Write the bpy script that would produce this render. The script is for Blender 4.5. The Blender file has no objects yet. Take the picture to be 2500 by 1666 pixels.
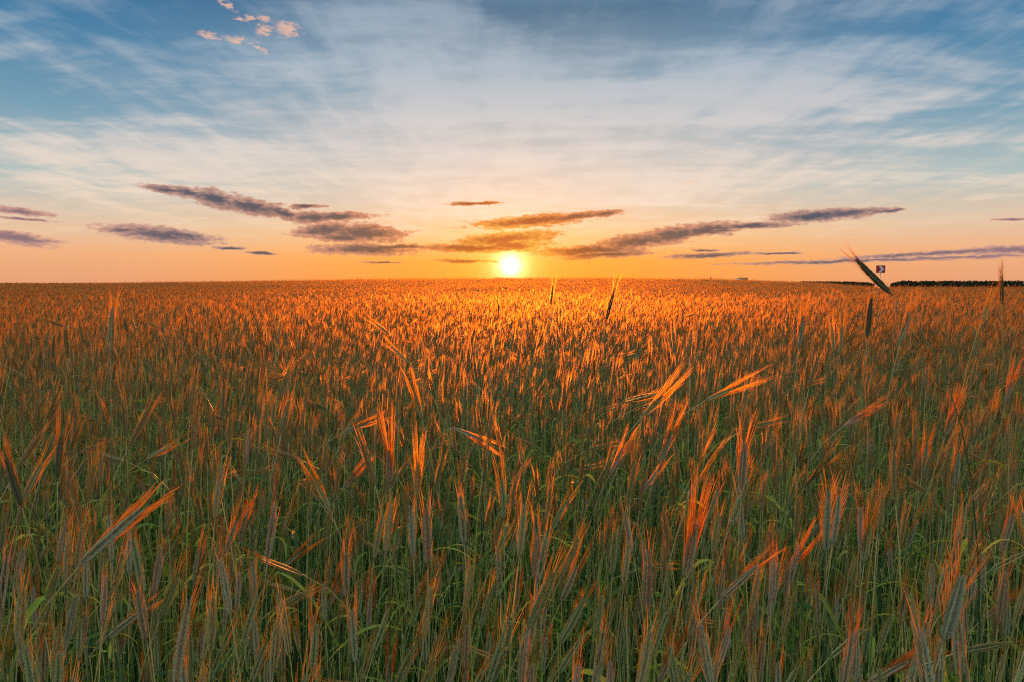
import bpy, math, random
import numpy as np
from mathutils import Vector, Matrix
random.seed(7); rng = np.random.default_rng(11)
sc = bpy.context.scene
C = sc.collection
R = math.radians

# ------------------------------------------------------------------ camera
FPX = 1667.0; H = 1.95; HORIZON = 694.0
PITCH = math.atan((833 - HORIZON) / FPX)
cam = bpy.data.objects.new('camera', bpy.data.cameras.new('camera')); C.objects.link(cam)
cam.data.lens = 24; cam.data.sensor_width = 36; cam.data.clip_start = 0.05; cam.data.clip_end = 20000
cam.location = (0, 0, H); cam.rotation_euler = (math.pi / 2 - PITCH, 0, 0)
sc.camera = cam

def ray(px, py):
    x = (px - 1250) / FPX; v = -(py - 833) / FPX
    d = Vector((x, 1, v)); c, s = math.cos(-PITCH), math.sin(-PITCH)
    return Vector((d.x, d.y * c - d.z * s, d.y * s + d.z * c))
def at(px, py, depth):                 # point whose distance along +Y is depth
    d = ray(px, py); d = d / d.y * depth
    return Vector((d.x, d.y, d.z + H))
def project(P):                        # numpy (n,3) -> px, py, depth
    x = P[:, 0]; y = P[:, 1]; z = P[:, 2] - H
    c, s = math.cos(PITCH), math.sin(PITCH)
    yy = y * c - z * s; zz = y * s + z * c
    yy = np.maximum(yy, 1e-3)
    return 1250 + FPX * x / yy, 833 - FPX * zz / yy, yy
def azel(px, py):
    d = ray(px, py).normalized()
    return math.degrees(math.atan2(d.x, d.y)), math.degrees(math.asin(d.z))

# ------------------------------------------------------------------ light
SUN_AZ, SUN_EL = azel(1246, 649)
LAMP_EL = 5.5
sun = bpy.data.objects.new('sun', bpy.data.lights.new('sun', 'SUN')); C.objects.link(sun)
sun.data.energy = 5.0; sun.data.angle = R(0.6); sun.data.color = (1.0, 0.26, 0.025)
sd = Vector((math.sin(R(SUN_AZ)) * math.cos(R(LAMP_EL)), math.cos(R(SUN_AZ)) * math.cos(R(LAMP_EL)), math.sin(R(LAMP_EL))))
sun.rotation_euler = sd.to_track_quat('Z', 'Y').to_euler()
sun.location = (0, 30, 20)
sc.view_settings.view_transform = 'Standard'; sc.view_settings.look = 'None'
sc.cycles.use_adaptive_sampling = False; sc.cycles.use_denoising = False; sc.cycles.filter_width = 1.2
sc.view_settings.gamma = 1; sc.view_settings.exposure = 0.35; sc.view_settings.use_curve_mapping = False

def lin(c):
    return tuple(((v / 255) / 12.92 if v / 255 <= .04045 else ((v / 255 + .055) / 1.055) ** 2.4) for v in c)

class NT:
    """small helper to write node maths"""
    def __init__(s, nt): s.nt = nt; s.n = nt.nodes; s.l = nt.links
    def node(s, t, **k):
        n = s.n.new(t)
        for a, b in k.items(): setattr(n, a, b)
        return n
    def put(s, sock, v):
        if isinstance(v, bpy.types.NodeSocket): s.l.new(v, sock)
        elif v is not None: sock.default_value = v
    def m(s, op, a, b=None, c=None, clamp=False):
        n = s.node('ShaderNodeMath', operation=op, use_clamp=clamp)
        for i, v in enumerate((a, b, c)): s.put(n.inputs[i], v)
        return n.outputs[0]
    def v(s, op, a, b=None):
        n = s.node('ShaderNodeVectorMath', operation=op); s.put(n.inputs[0], a)
        if op == 'SCALE': s.put(n.inputs['Scale'], b)
        elif b is not None: s.put(n.inputs[1], b)
        return n.outputs['Value'] if op in ('LENGTH', 'DOT_PRODUCT', 'DISTANCE') else n.outputs[0]
    def xyz(s, x, y, z=0.0):
        n = s.node('ShaderNodeCombineXYZ')
        for i, q in enumerate((x, y, z)): s.put(n.inputs[i], q)
        return n.outputs[0]
    def noise(s, vec, scale, detail=4, rough=.55, dist=0.0):
        n = s.node('ShaderNodeTexNoise'); s.put(n.inputs['Vector'], vec)
        n.inputs['Scale'].default_value = scale; n.inputs['Detail'].default_value = detail
        n.inputs['Roughness'].default_value = rough; n.inputs['Distortion'].default_value = dist
        return n.outputs[0], n.outputs[1]
    def sstep(s, x, a, b, lo=0.0, hi=1.0):
        n = s.node('ShaderNodeMapRange', interpolation_type='SMOOTHSTEP')
        s.put(n.inputs[0], x); n.inputs[1].default_value = a; n.inputs[2].default_value = b
        n.inputs[3].default_value = lo; n.inputs[4].default_value = hi
        return n.outputs[0]
    def ramp(s, x, stops, x0=0.0, x1=1.0, raw=False):
        n = s.node('ShaderNodeValToRGB'); e = n.color_ramp.elements
        t = s.m('DIVIDE', s.m('SUBTRACT', x, x0), x1 - x0) if (x0, x1) != (0, 1) else x
        s.put(n.inputs[0], t)
        for i, (p, c) in enumerate(stops):
            q = e[i] if i < 2 else e.new((p - x0) / (x1 - x0))
            q.position = (p - x0) / (x1 - x0)
            q.color = (*(c if raw else lin(c)), 1)
        return n.outputs[0]
    def mix(s, f, a, b, mode='MIX'):
        n = s.node('ShaderNodeMix', data_type='RGBA', blend_type=mode)
        s.put(n.inputs[0], f)
        for i, q in ((6, a), (7, b)):
            s.put(n.inputs[i], (*q, 1) if isinstance(q, tuple) and len(q) == 3 else q)
        return n.outputs[2]

# ------------------------------------------------------------------ sky
world = bpy.data.worlds.new('World'); sc.world = world; world.use_nodes = True
world.cycles.sampling_method = 'MANUAL'; world.cycles.sample_map_resolution = 1024
w = NT(world.node_tree); w.n.clear()
tc = w.node('ShaderNodeTexCoord').outputs['Generated']
sep = w.node('ShaderNodeSeparateXYZ'); w.put(sep.inputs[0], tc)
DX, DY, DZ = sep.outputs
az = w.m('MULTIPLY', w.m('ARCTAN2', DX, DY), 57.29578)
el = w.m('MULTIPLY', w.m('ARCSINE', DZ), 57.29578)
P = w.xyz(az, el, 0.0)
sv = (math.sin(R(SUN_AZ)) * math.cos(R(SUN_EL)), math.cos(R(SUN_AZ)) * math.cos(R(SUN_EL)), math.sin(R(SUN_EL)))
sang = w.m('MULTIPLY', w.m('ARCCOSINE', w.m('MINIMUM', w.v('DOT_PRODUCT', tc, sv), 0.9999999)), 57.29578)
far = w.ramp(el, [(0, (231, 160, 118)), (2.2, (240, 176, 128)), (4.5, (226, 196, 168)), (7.5, (178, 192, 190)),
                  (12, (118, 158, 180)), (17, (72, 128, 166)), (22, (34, 98, 146)), (27, (50, 110, 150)), (38, (142, 180, 196)), (50, (184, 212, 216))], 0, 50)
near = w.ramp(el, [(0, (255, 152, 44)), (2.0, (255, 164, 60)), (4.0, (250, 194, 128)), (6.5, (232, 202, 176)),
                   (10, (206, 198, 192)), (15, (150, 172, 186)), (21, (84, 118, 146)), (27, (110, 150, 175)), (38, (178, 196, 200)), (50, (200, 214, 210))], 0, 50)
azd = w.m('ABSOLUTE', w.m('SUBTRACT', az, SUN_AZ + 1.0))
nearf = w.sstep(azd, 4.0, 36.0, 1.0, 0.0)
base = w.mix(nearf, far, near)
# high cirrus, laid out on a cloud layer overhead
zz = w.m('ADD', w.m('MAXIMUM', DZ, 0.0), 0.055)
q = w.xyz(w.m('DIVIDE', DX, zz), w.m('DIVIDE', DY, zz), 0.0)
def qmap(rot, sx, sy, off=(0, 0, 0)):
    n = w.node('ShaderNodeMapping'); w.put(n.inputs[0], q)
    n.inputs['Rotation'].default_value = (0, 0, R(rot)); n.inputs['Scale'].default_value = (sx, sy, 1)
    n.inputs['Location'].default_value = off
    return n.outputs[0]
warp = w.noise(qmap(0, .6, .6), 1.0, 3)[1]
qa = w.v('ADD', qmap(-14, 1.0, .30, (3, 1, 0)), w.v('SCALE', warp, .9))
na, _ = w.noise(qa, 1.9, 7, .58)
qb = w.v('ADD', qmap(24, .42, 1.25, (9, 4, 0)), w.v('SCALE', warp, 1.2))
nb, _ = w.noise(qb, 1.3, 6, .55)
qc = qmap(-20, 3.2, .5, (1, 7, 0))
nc, _ = w.noise(w.v('ADD', qc, w.v('SCALE', warp, .8)), 2.2, 6, .6)
def blobs(lst, pt, soft=None):
    out = None
    for (cx, cy, hw, hh, rot) in lst:
        a0, e0 = azel(cx, cy); a1, _ = azel(cx + 20, cy); _, e1 = azel(cx, cy - 20)
        kx = abs(a1 - a0) / 20; ky = abs(e1 - e0) / 20
        n = w.node('ShaderNodeMapping', vector_type='TEXTURE'); w.put(n.inputs[0], pt)
        n.inputs['Location'].default_value = (a0, e0, 0); n.inputs['Rotation'].default_value = (0, 0, R(rot))
        n.inputs['Scale'].default_value = (hw * kx * 1.08, hh * ky * 1.22, 1)
        d = w.v('LENGTH', n.outputs[0])
        out = d if out is None else w.m('MINIMUM', out, d)
    return out
veil = w.sstep(blobs([(1330, 330, 1000, 300, 4), (1050, 90, 420, 130, -8), (1750, 250, 700, 190, 18), (520, 400, 620, 130, 0)], P), .2, 1.25, 1.0, 0.0)
gaps = w.sstep(blobs([(860, 215, 210, 70, -8), (1200, 20, 260, 35, -4), (1700, 30, 420, 60, 8), (1430, 370, 260, 28, 2), (1560, 200, 70, 60, 0)],
                     w.v('ADD', P, w.v('SCALE', w.v('SUBTRACT', warp, (.5, .5, .5)), 9.0))), .3, 1.25, 1.0, 0.0)
cir = w.m('ADD', w.m('MULTIPLY', na, .55), w.m('MULTIPLY', nb, .8))
cir = w.m('ADD', cir, w.m('MULTIPLY', nc, .45))
cir = w.m('ADD', cir, w.m('MULTIPLY', veil, .24))
cir = w.m('SUBTRACT', cir, w.m('MULTIPLY', gaps, .15))
nd, _ = w.noise(w.v('ADD', qmap(10, 1.6, 3.0, (5, 2, 0)), w.v('SCALE', warp, 1.5)), 2.0, 6, .6)
cir = w.m('ADD', cir, w.m('MULTIPLY', w.m('SUBTRACT', nd, .5), .5))
cirm = w.m('MULTIPLY', w.sstep(cir, .84, 1.30), w.sstep(el, 1.5, 6.5, 0, 1))
circol = w.ramp(el, [(0, (255, 205, 150)), (6, (246, 220, 196)), (11, (222, 212, 206)), (17, (178, 190, 202)), (24, (136, 158, 180))], 0, 24)
base = w.mix(w.m('MULTIPLY', cirm, .86), base, circol)
# low clouds
st = w.node('ShaderNodeMapping'); w.put(st.inputs[0], P); st.inputs['Scale'].default_value = (.34, 1.25, 1)
n1, c1 = w.noise(st.outputs[0], 1.4, 7, .68)
st2 = w.node('ShaderNodeMapping'); w.put(st2.inputs[0], P); st2.inputs['Scale'].default_value = (.9, 2.0, 1); st2.inputs['Rotation'].default_value = (0, 0, R(8))
n2, c2 = w.noise(st2.outputs[0], 1.9, 6, .65)
Pw = w.v('ADD', P, w.v('MULTIPLY', w.v('SUBTRACT', c1, (.5, .5, .5)), (2.2, .55, 0)))
DARK = [(410,465,70,9,-7),(470,472,60,13,-10),(530,486,75,20,-12),(610,504,85,19,-10),(690,520,65,14,-18),(745,505,40,6,5),
 (760,532,60,13,0),(825,530,95,10,3),(800,562,90,15,6),(880,570,115,21,-2),(840,580,80,10,0),(892,610,130,12,0),(960,603,100,6,0),
 (388,573,145,17,-5),(300,563,60,7,0),(42,516,90,8,-4),(60,535,90,3,-3),(40,580,110,14,-9),(558,605,40,4,0),(637,619,45,3,-3),
 (1300,540,150,13,4),(1400,530,80,8,8),(1478,521,45,7,5),(1230,585,120,16,5),(1165,606,170,9,0),(1250,600,90,12,0),(1153,496,65,4,2),(1134,637,70,4,0),
 (1440,612,140,12,2),(1560,590,120,17,7),(1640,574,110,18,8),(1720,562,90,15,6),(1830,551,110,8,1),(1990,527,120,14,2),(2070,520,110,9,3),(2160,516,50,4,3),
 (1480,622,120,8,2),(1733,624,110,6,2),(1720,610,35,3,0),(2330,617,330,6,2.4),(2470,609,160,9,2.5),(2100,637,350,4,0.6),(2350,628,250,3,1),(2470,535,50,3,0),
 (940,640,60,2.5,0),(1900,618,60,2.5,0),(1720,561,30,3,0)]
dd = blobs(DARK, Pw)
dd = w.m('ADD', dd, w.m('MULTIPLY', w.m('SUBTRACT', n1, .5), 1.1))
n3, _ = w.noise(st2.outputs[0], 5.5, 4, .6)
dd = w.m('ADD', dd, w.m('MULTIPLY', w.m('SUBTRACT', n2, .5), 1.25))
dd = w.m('ADD', dd, w.m('MULTIPLY', w.m('SUBTRACT', n3, .5), .2))
dm = w.sstep(dd, .80, 1.14, 1.0, 0.0)
core = w.sstep(dd, .15, 1.0, 1.0, 0.0)
ccol = w.ramp(sang, [(1, (196, 76, 8)), (4.5, (160, 64, 16)), (8, (122, 68, 52)), (13, (104, 80, 80)), (24, (74, 78, 94)), (36, (140, 112, 122))], 0, 40)
ccol2 = w.ramp(sang, [(1, (255, 190, 60)), (5, (244, 140, 60)), (10, (222, 140, 100)), (24, (196, 152, 138)), (36, (214, 160, 140))], 0, 40)
cc = w.mix(core, ccol2, ccol)
lowfade = w.sstep(el, 1.0, 2.6, .8, .97)
base = w.mix(w.m('MULTIPLY', dm, lowfade), base, cc)
# small pink puffs
PINK = [(550,10,36,9,-30),(580,46,18,5,0),(510,88,34,9,-14),(580,98,36,9,0),(635,118,26,9,-26),(612,47,20,9,0),(642,45,20,9,-10),(645,74,26,15,20),(700,72,34,20,0),(1695,443,40,4,2)]
pw = w.v('ADD', P, w.v('MULTIPLY', w.v('SUBTRACT', c2, (.5, .5, .5)), (2.0, 1.2, 0)))
pd = w.m('ADD', blobs(PINK, pw), w.m('ADD', w.m('MULTIPLY', w.m('SUBTRACT', n2, .5), 2.4), w.m('MULTIPLY', w.m('SUBTRACT', n1, .5), 1.2)))
base = w.mix(w.m('MULTIPLY', w.sstep(pd, 0.0, 1.1, 1.0, 0.0), .75), base, lin((244, 190, 162)))
# aureole and sun
g1 = w.m('POWER', 2.71828, w.m('MULTIPLY', sang, -1 / 4.6))
g2 = w.m('POWER', 2.71828, w.m('MULTIPLY', sang, -1 / 1.15))
disc = w.m('POWER', 2.71828, w.m('MULTIPLY', sang, -1 / .42))
glow = w.v('ADD', w.v('SCALE', (1.0, .26, .01), w.m('MULTIPLY', g1, .40)), w.v('SCALE', (1.0, .62, .14), w.m('MULTIPLY', g2, 1.5)))
glow = w.v('ADD', glow, w.v('SCALE', (1.0, .82, .55), w.m('MULTIPLY', disc, 6.5)))
glow = w.v('SCALE', glow, w.m('SUBTRACT', 1.0, w.m('MULTIPLY', dm, .93)))
back = w.sstep(DY, .35, -.25, 0.0, 1.0)
base = w.v('SCALE', base, w.m('ADD', 1.0, w.m('MULTIPLY', w.m('MAXIMUM', back, w.sstep(el, 30, 48)), .35)))  # unseen sky overhead and behind the camera brightened, added fill for the field
skycol = w.v('ADD', base, glow)
bg1 = w.node('ShaderNodeBackground'); w.put(bg1.inputs[0], skycol); bg1.inputs[1].default_value = 0.785
nish = w.node('ShaderNodeTexSky', sky_type='NISHITA', sun_disc=False)
nish.sun_elevation = R(LAMP_EL); nish.sun_rotation = R(SUN_AZ); nish.dust_density = 1.5
bg2 = w.node('ShaderNodeBackground'); w.put(bg2.inputs[0], nish.outputs[0]); bg2.inputs[1].default_value = 0.0015
add = w.node('ShaderNodeAddShader'); w.l.new(bg1.outputs[0], add.inputs[0]); w.l.new(bg2.outputs[0], add.inputs[1])
wo = w.node('ShaderNodeOutputWorld'); w.l.new(add.outputs[0], wo.inputs[0])

# ------------------------------------------------------------------ materials
def plant_mat(name, cols, tipcol, tipf=.6, trans=.35, rough=.5, island=False, spec=.35, fwd=0.0):
    """cols: list of base colours picked per plant; tipcol towards the 'tip' attribute"""
    mt = bpy.data.materials.new(name); mt.use_nodes = True
    k = NT(mt.node_tree); k.n.clear()
    rnd = k.node('ShaderNodeNewGeometry').outputs['Random Per Island'] if island else k.node('ShaderNodeObjectInfo').outputs['Random']
    ob = k.node('ShaderNodeTexCoord').outputs['Object']
    n, _ = k.noise(ob, 35.0, 3)
    f = k.m('ADD', k.m('MULTIPLY', rnd, .85), k.m('MULTIPLY', n, .15), clamp=True)
    c = k.ramp(f, [(i / max(1, len(cols) - 1), col) for i, col in enumerate(cols)], raw=True)
    at_ = k.node('ShaderNodeAttribute', attribute_name='tip').outputs['Fac']
    c = k.mix(k.m('MULTIPLY', at_, tipf), c, tipcol)
    b = k.node('ShaderNodeBsdfPrincipled'); k.put(b.inputs['Base Color'], c)
    b.inputs['Roughness'].default_value = rough; b.inputs['Specular IOR Level'].default_value = spec
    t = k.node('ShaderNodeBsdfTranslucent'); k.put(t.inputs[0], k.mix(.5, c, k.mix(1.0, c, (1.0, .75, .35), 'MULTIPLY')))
    mx = k.node('ShaderNodeMixShader'); mx.inputs[0].default_value = trans
    k.l.new(b.outputs[0], mx.inputs[1]); k.l.new(t.outputs[0], mx.inputs[2])
    if fwd:
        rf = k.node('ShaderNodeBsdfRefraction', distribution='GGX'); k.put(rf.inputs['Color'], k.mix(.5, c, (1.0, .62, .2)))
        rf.inputs['Roughness'].default_value = .78; rf.inputs['IOR'].default_value = 1.38
        m2 = k.node('ShaderNodeMixShader'); m2.inputs[0].default_value = fwd; k.l.new(mx.outputs[0], m2.inputs[1]); k.l.new(rf.outputs[0], m2.inputs[2]); mx = m2
    o = k.node('ShaderNodeOutputMaterial'); k.l.new(mx.outputs[0], o.inputs[0])
    return mt
def flat_mat(name, col, rough=.6, metal=0.0, noise=.15, scale=8):
    mt = bpy.data.materials.new(name); mt.use_nodes = True
    k = NT(mt.node_tree); b = k.n['Principled BSDF']
    n, _ = k.noise(k.node('ShaderNodeTexCoord').outputs['Object'], scale, 4)
    c = k.mix(n, tuple(v * (1 - noise) for v in col), tuple(min(1, v * (1 + noise)) for v in col))
    k.put(b.inputs['Base Color'], c); b.inputs['Roughness'].default_value = rough; b.inputs['Metallic'].default_value = metal
    return mt
G = (.075, .125, .035); GB = (.055, .115, .055); ST = (.36, .25, .12); YG = (.17, .19, .045)
M = {}
M['stem'] = plant_mat('stem', [(.012, .06, .028), (.05, .17, .05), (.26, .38, .06), (.80, .66, .16)], (.80, .60, .28), .75, .15, .45)
M['leaf'] = plant_mat('leaf', [(.02, .09, .04), (.06, .20, .04), (.38, .50, .04), (.82, .66, .06)], (.25, .20, .06), .35, .45, .5)
HUSK = {'green': [(.11, .20, .07), (.17, .26, .08)], 'grey': [(.18, .22, .15), (.26, .29, .20)], 'gold': [(.32, .27, .10), (.38, .30, .11)],
        'brown': [(.22, .14, .08), (.27, .17, .10)], 'pink': [(.34, .22, .19), (.40, .27, .23)], 'dark': [(.075, .08, .04), (.095, .09, .045)]}
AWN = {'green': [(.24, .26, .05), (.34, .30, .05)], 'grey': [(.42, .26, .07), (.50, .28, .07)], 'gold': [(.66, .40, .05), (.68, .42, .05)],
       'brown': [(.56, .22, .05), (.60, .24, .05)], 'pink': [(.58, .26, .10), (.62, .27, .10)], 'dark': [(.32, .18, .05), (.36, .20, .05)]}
for t in HUSK:
    M['husk_' + t] = plant_mat('husk_' + t, HUSK[t], (.26, .21, .10) if t == 'dark' else (.66, .58, .30), .85, .12, .5, spec=.15)
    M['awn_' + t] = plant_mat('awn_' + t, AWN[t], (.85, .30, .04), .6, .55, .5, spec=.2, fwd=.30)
M['husk_mix'] = plant_mat('husk_mix', [(.11, .18, .06), (.20, .22, .12), (.28, .21, .07), (.26, .15, .07), (.15, .22, .07)], (.50, .38, .14), .75, .12, .5, spec=.15)
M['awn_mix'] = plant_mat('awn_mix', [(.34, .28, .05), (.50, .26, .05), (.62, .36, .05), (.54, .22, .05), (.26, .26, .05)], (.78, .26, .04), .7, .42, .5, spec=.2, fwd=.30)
M['husk_far'] = plant_mat('husk_far', [(.06, .10, .03), (.14, .13, .06), (.20, .13, .05), (.16, .09, .04)], (.40, .26, .10), .4, .15, .8, island=True, spec=.08)
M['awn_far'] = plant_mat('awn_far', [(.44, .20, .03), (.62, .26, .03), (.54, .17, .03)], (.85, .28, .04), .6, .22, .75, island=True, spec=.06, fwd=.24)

# ------------------------------------------------------------------ mesh building
class MB:
    def __init__(s): s.v = []; s.f = []; s.m = []; s.t = []
    def add(s, v, f, mi=0, t=0.0):
        o = len(s.v); v = np.asarray(v, float).reshape(-1, 3)
        s.v.extend(v.tolist()); s.f.extend([[i + o for i in q] for q in f]); s.m.extend([mi] * len(f))
        s.t.extend(np.broadcast_to(t, (len(v),)).tolist())
    def tube(s, pts, rad, n=4, mi=0, t=None, cap=False):
        pts = np.asarray(pts, float); k = len(pts)
        rad = np.broadcast_to(rad, (k,)); tan = np.gradient(pts, axis=0)
        tan /= np.linalg.norm(tan, axis=1)[:, None] + 1e-12
        ref = np.array([0.3, 1, 0.1]) if abs(tan[0][1]) < .9 else np.array([1, 0, 0.])
        A = np.cross(tan, ref); A /= np.linalg.norm(A, axis=1)[:, None] + 1e-12
        B = np.cross(tan, A)
        an = np.arange(n) * 2 * np.pi / n
        v = pts[:, None] + rad[:, None, None] * (np.cos(an)[None, :, None] * A[:, None] + np.sin(an)[None, :, None] * B[:, None])
        f = [[i * n + j, i * n + (j + 1) % n, (i + 1) * n + (j + 1) % n, (i + 1) * n + j] for i in range(k - 1) for j in range(n)]
        if cap: f += [list(range(n))[::-1], [(k - 1) * n + j for j in range(n)]]
        tt = np.repeat(np.linspace(0, 1, k) if t is None else np.broadcast_to(t, (k,)), n)
        s.add(v.reshape(-1, 3), f, mi, tt)
    def ribbon(s, pts, wd, ang, mi=0):       # a bristle: thin flat blade, turned by ang
        pts = np.asarray(pts, float); d = pts[-1] - pts[0]; F = frame_from(d, ang); e = F[:, 0]; k = len(pts)
        v = [p + e * q * w_ for p, w_ in zip(pts, wd) for q in (-1, 1)]
        s.add(v, [[2 * i, 2 * i + 1, 2 * i + 3, 2 * i + 2] for i in range(k - 1)], mi, np.repeat(np.linspace(0, 1, k), 2))
    def box(s, lo, hi, mi=0, M4=None):
        v = np.array([[x, y, z] for z in (lo[2], hi[2]) for y in (lo[1], hi[1]) for x in (lo[0], hi[0])], float)
        s.add(v, [[0, 2, 3, 1], [4, 5, 7, 6], [0, 1, 5, 4], [2, 6, 7, 3], [0, 4, 6, 2], [1, 3, 7, 5]], mi)
    def transform(s, Rm, T):
        s.v = (np.asarray(s.v) @ np.asarray(Rm).T + np.asarray(T)).tolist(); return s
    def merge(s, o, mo=0):
        k = len(s.v); s.v.extend(o.v); s.f.extend([[i + k for i in q] for q in o.f]); s.m.extend([x + mo for x in o.m]); s.t.extend(o.t)
    def mesh(s, name, mats, smooth=False):
        me = bpy.data.meshes.new(name); me.from_pydata(s.v, [], s.f)
        for q in mats: me.materials.append(q)
        me.polygons.foreach_set('material_index', s.m)
        a = me.attributes.new('tip', 'FLOAT', 'POINT'); a.data.foreach_set('value', s.t)
        if smooth: me.polygons.foreach_set('use_smooth', [True] * len(s.f))
        me.update(); return me
def frame_from(d, roll=0.0):
    d = np.asarray(d, float); d = d / np.linalg.norm(d)
    r = np.array([0, 1., 0]) if abs(d[1]) < .95 else np.array([1., 0, 0])
    x = np.cross(r, d); x /= np.linalg.norm(x); y = np.cross(d, x)
    c, s_ = math.cos(roll), math.sin(roll)
    return np.stack([x * c + y * s_, -x * s_ + y * c, d], axis=1)      # columns = local axes

def bend_pts(p, L, k):                      # bend a body lying along z sideways (quadratic)
    p = np.asarray(p, float).copy(); z = p[:, 2] / L
    p[:, 0] += k * L * z * z; return p
def ear_parts(L, AL, n, na, g, fat=1.0, bend=0.0, spread=10, aw=.00034, hi=True):
    """body: two ranks of overlapping pointed husks (a herringbone); awns: long bristles from the husk tips"""
    body, aw_ = MB(), MB()
    cnt = 0
    for i in range(n):
        s = (i + .3) / n
        w_ = fat * (0.55 + .45 * math.sin(math.pi * min(1, s * 1.08 + .10))) * (1 - .35 * max(0, s - .75) / .25)
        for side in (-1, 1):
            for fb in ((-1, 1) if hi else (0,)):
                z0 = (s + (side > 0) * .5 / n) * L * .9
                ln = (.0140 if hi else .020) * (.9 + .2 * g.random()) * (.75 + .25 * w_)
                wd = (.0018 if hi else .0034) * w_
                ang = R(11 + 6 * g.random()); ay = R(9) * fb
                d = np.array([side * math.sin(ang), math.sin(ay), math.cos(ang)]); d /= np.linalg.norm(d)
                o = np.array([side * .0012 * w_, fb * .0020 * w_, z0])
                e1 = np.cross(d, [0, 1, 0]); e1 /= np.linalg.norm(e1); e2 = np.cross(d, e1)
                v = [o]
                for (tt, rr) in ((.38, 1.0), (.74, .72)):
                    for (a, b) in ((1, 0), (0, 1), (-1, 0), (0, -1)):
                        v.append(o + d * ln * tt + (e1 * a + e2 * b * .8) * wd * rr)
                v.append(o + d * ln)
                f = [[0, 2, 1], [0, 3, 2], [0, 4, 3], [0, 1, 4]] + [[1 + j, 1 + (j + 1) % 4, 5 + (j + 1) % 4, 5 + j] for j in range(4)] + [[5 + j, 5 + (j + 1) % 4, 9] for j in range(4)]
                body.add(v, f, 0, [0] + [.25] * 4 + [.6] * 4 + [1])
                cnt += 1
                if cnt % max(1, round(n * 2 * (2 if hi else 1) / na)) == 0:
                    tip = o + d * ln * .93
                    al = AL * (.75 + .35 * g.random()) * (1.0 if s > .35 else .8)
                    sp = R(spread) * (.35 + .9 * g.random()); sp2 = R(spread) * g.normal() * .6
                    ad = np.array([side * math.sin(sp), math.sin(sp2), 1.0]); ad /= np.linalg.norm(ad)
                    cv = np.array([side * .05, 0, 0]) * al
                    pts = [tip, tip + ad * al * .5 + cv * .3, tip + ad * al + cv]
                    aw_.ribbon(pts, [aw * 1.25, aw, aw * .3], g.uniform(0, 3.14))
    body.v = bend_pts(body.v, L, bend).tolist(); aw_.v = bend_pts(aw_.v, L, bend * .9).tolist()
    if hi:                                  # rachis / little collar under the ear
        body.tube([(0, 0, -.006), (0, 0, .004)], [.0012, .0019], 5, 0, .2)
    return body, aw_
def bez(p0, p1, p2, p3, k):
    t = np.linspace(0, 1, k)[:, None]; p0, p1, p2, p3 = map(np.asarray, (p0, p1, p2, p3))
    return (1 - t) ** 3 * p0 + 3 * (1 - t) ** 2 * t * p1 + 3 * (1 - t) * t * t * p2 + t ** 3 * p3
def stem_mb(root, base, d, k=9, sides=5, r=.0018, droop=.22):
    mb = MB(); root = np.asarray(root, float); base = np.asarray(base, float); hz = base[2] - root[2]
    dl = droop * (1.0 if d[2] > 0 else .35)
    p2 = base - np.asarray(d) * dl * max(.4, hz) * .9
    if d[2] < .25: p2[2] = max(p2[2], base[2] + .02)
    pts = bez(root, root + np.array([0, 0, hz * .55]), p2, base, k)
    t = np.clip((np.linspace(0, 1, k) - .72) / .28, 0, 1)
    mb.tube(pts, np.linspace(r * 1.35, r * .5, k), sides, 0, t)
    for q in (.33, .62):                     # nodes
        if sides > 3:
            i = q * (k - 1); a = int(i); c = pts[a] + (pts[a + 1] - pts[a]) * (i - a)
            u = (pts[a + 1] - pts[a]); u /= np.linalg.norm(u)
            mb.tube([c - u * .006, c, c + u * .006], [r * 1.2, r * 1.9, r * 1.2], sides, 0, .5)
    return mb, pts
def leaf_mb(p, azm, L, wd, rise, fall, g, segs=7, twist=.6):
    mb = MB(); h = np.array([math.cos(azm), math.sin(azm), 0]); s_ = np.array([-h[1], h[0], 0])
    v = []; tt = []
    for i in range(segs + 1):
        t = i / segs
        c = np.asarray(p) + h * L * (t * .75) + np.array([0, 0, L * (rise * t - fall * t * t)]) + s_ * L * .12 * math.sin(2.5 * t + twist * 3)
        wv = wd * (math.sin(math.pi * min(1, .12 + .88 * t)) ** .6 if t < 1 else 0.02)
        a = twist * t * 2.2
        e = s_ * math.cos(a) + np.array([0, 0, 1]) * math.sin(a)
        v += [c - e * wv, c + np.array([0, 0, -wv * .35]), c + e * wv]; tt += [t] * 3
    f = [[3 * i + j, 3 * i + j + 1, 3 * i + j + 4, 3 * i + j + 3] for i in range(segs) for j in range(2)]
    mb.add(v, f, 0, tt); return mb
def rand_dir(g, strong=.10):
    if g.random() < strong:
        a = R(g.uniform(38, 78)); b = g.choice([0, 0, 0, math.pi]) + g.normal() * .5
        return np.array([math.sin(a) * math.cos(b), math.sin(a) * math.sin(b), math.cos(a)])
    d = np.array([math.tan(R(8 + 9 * g.normal())), math.tan(R(8 * g.normal())), 1.0])
    return d / np.linalg.norm(d)

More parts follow.
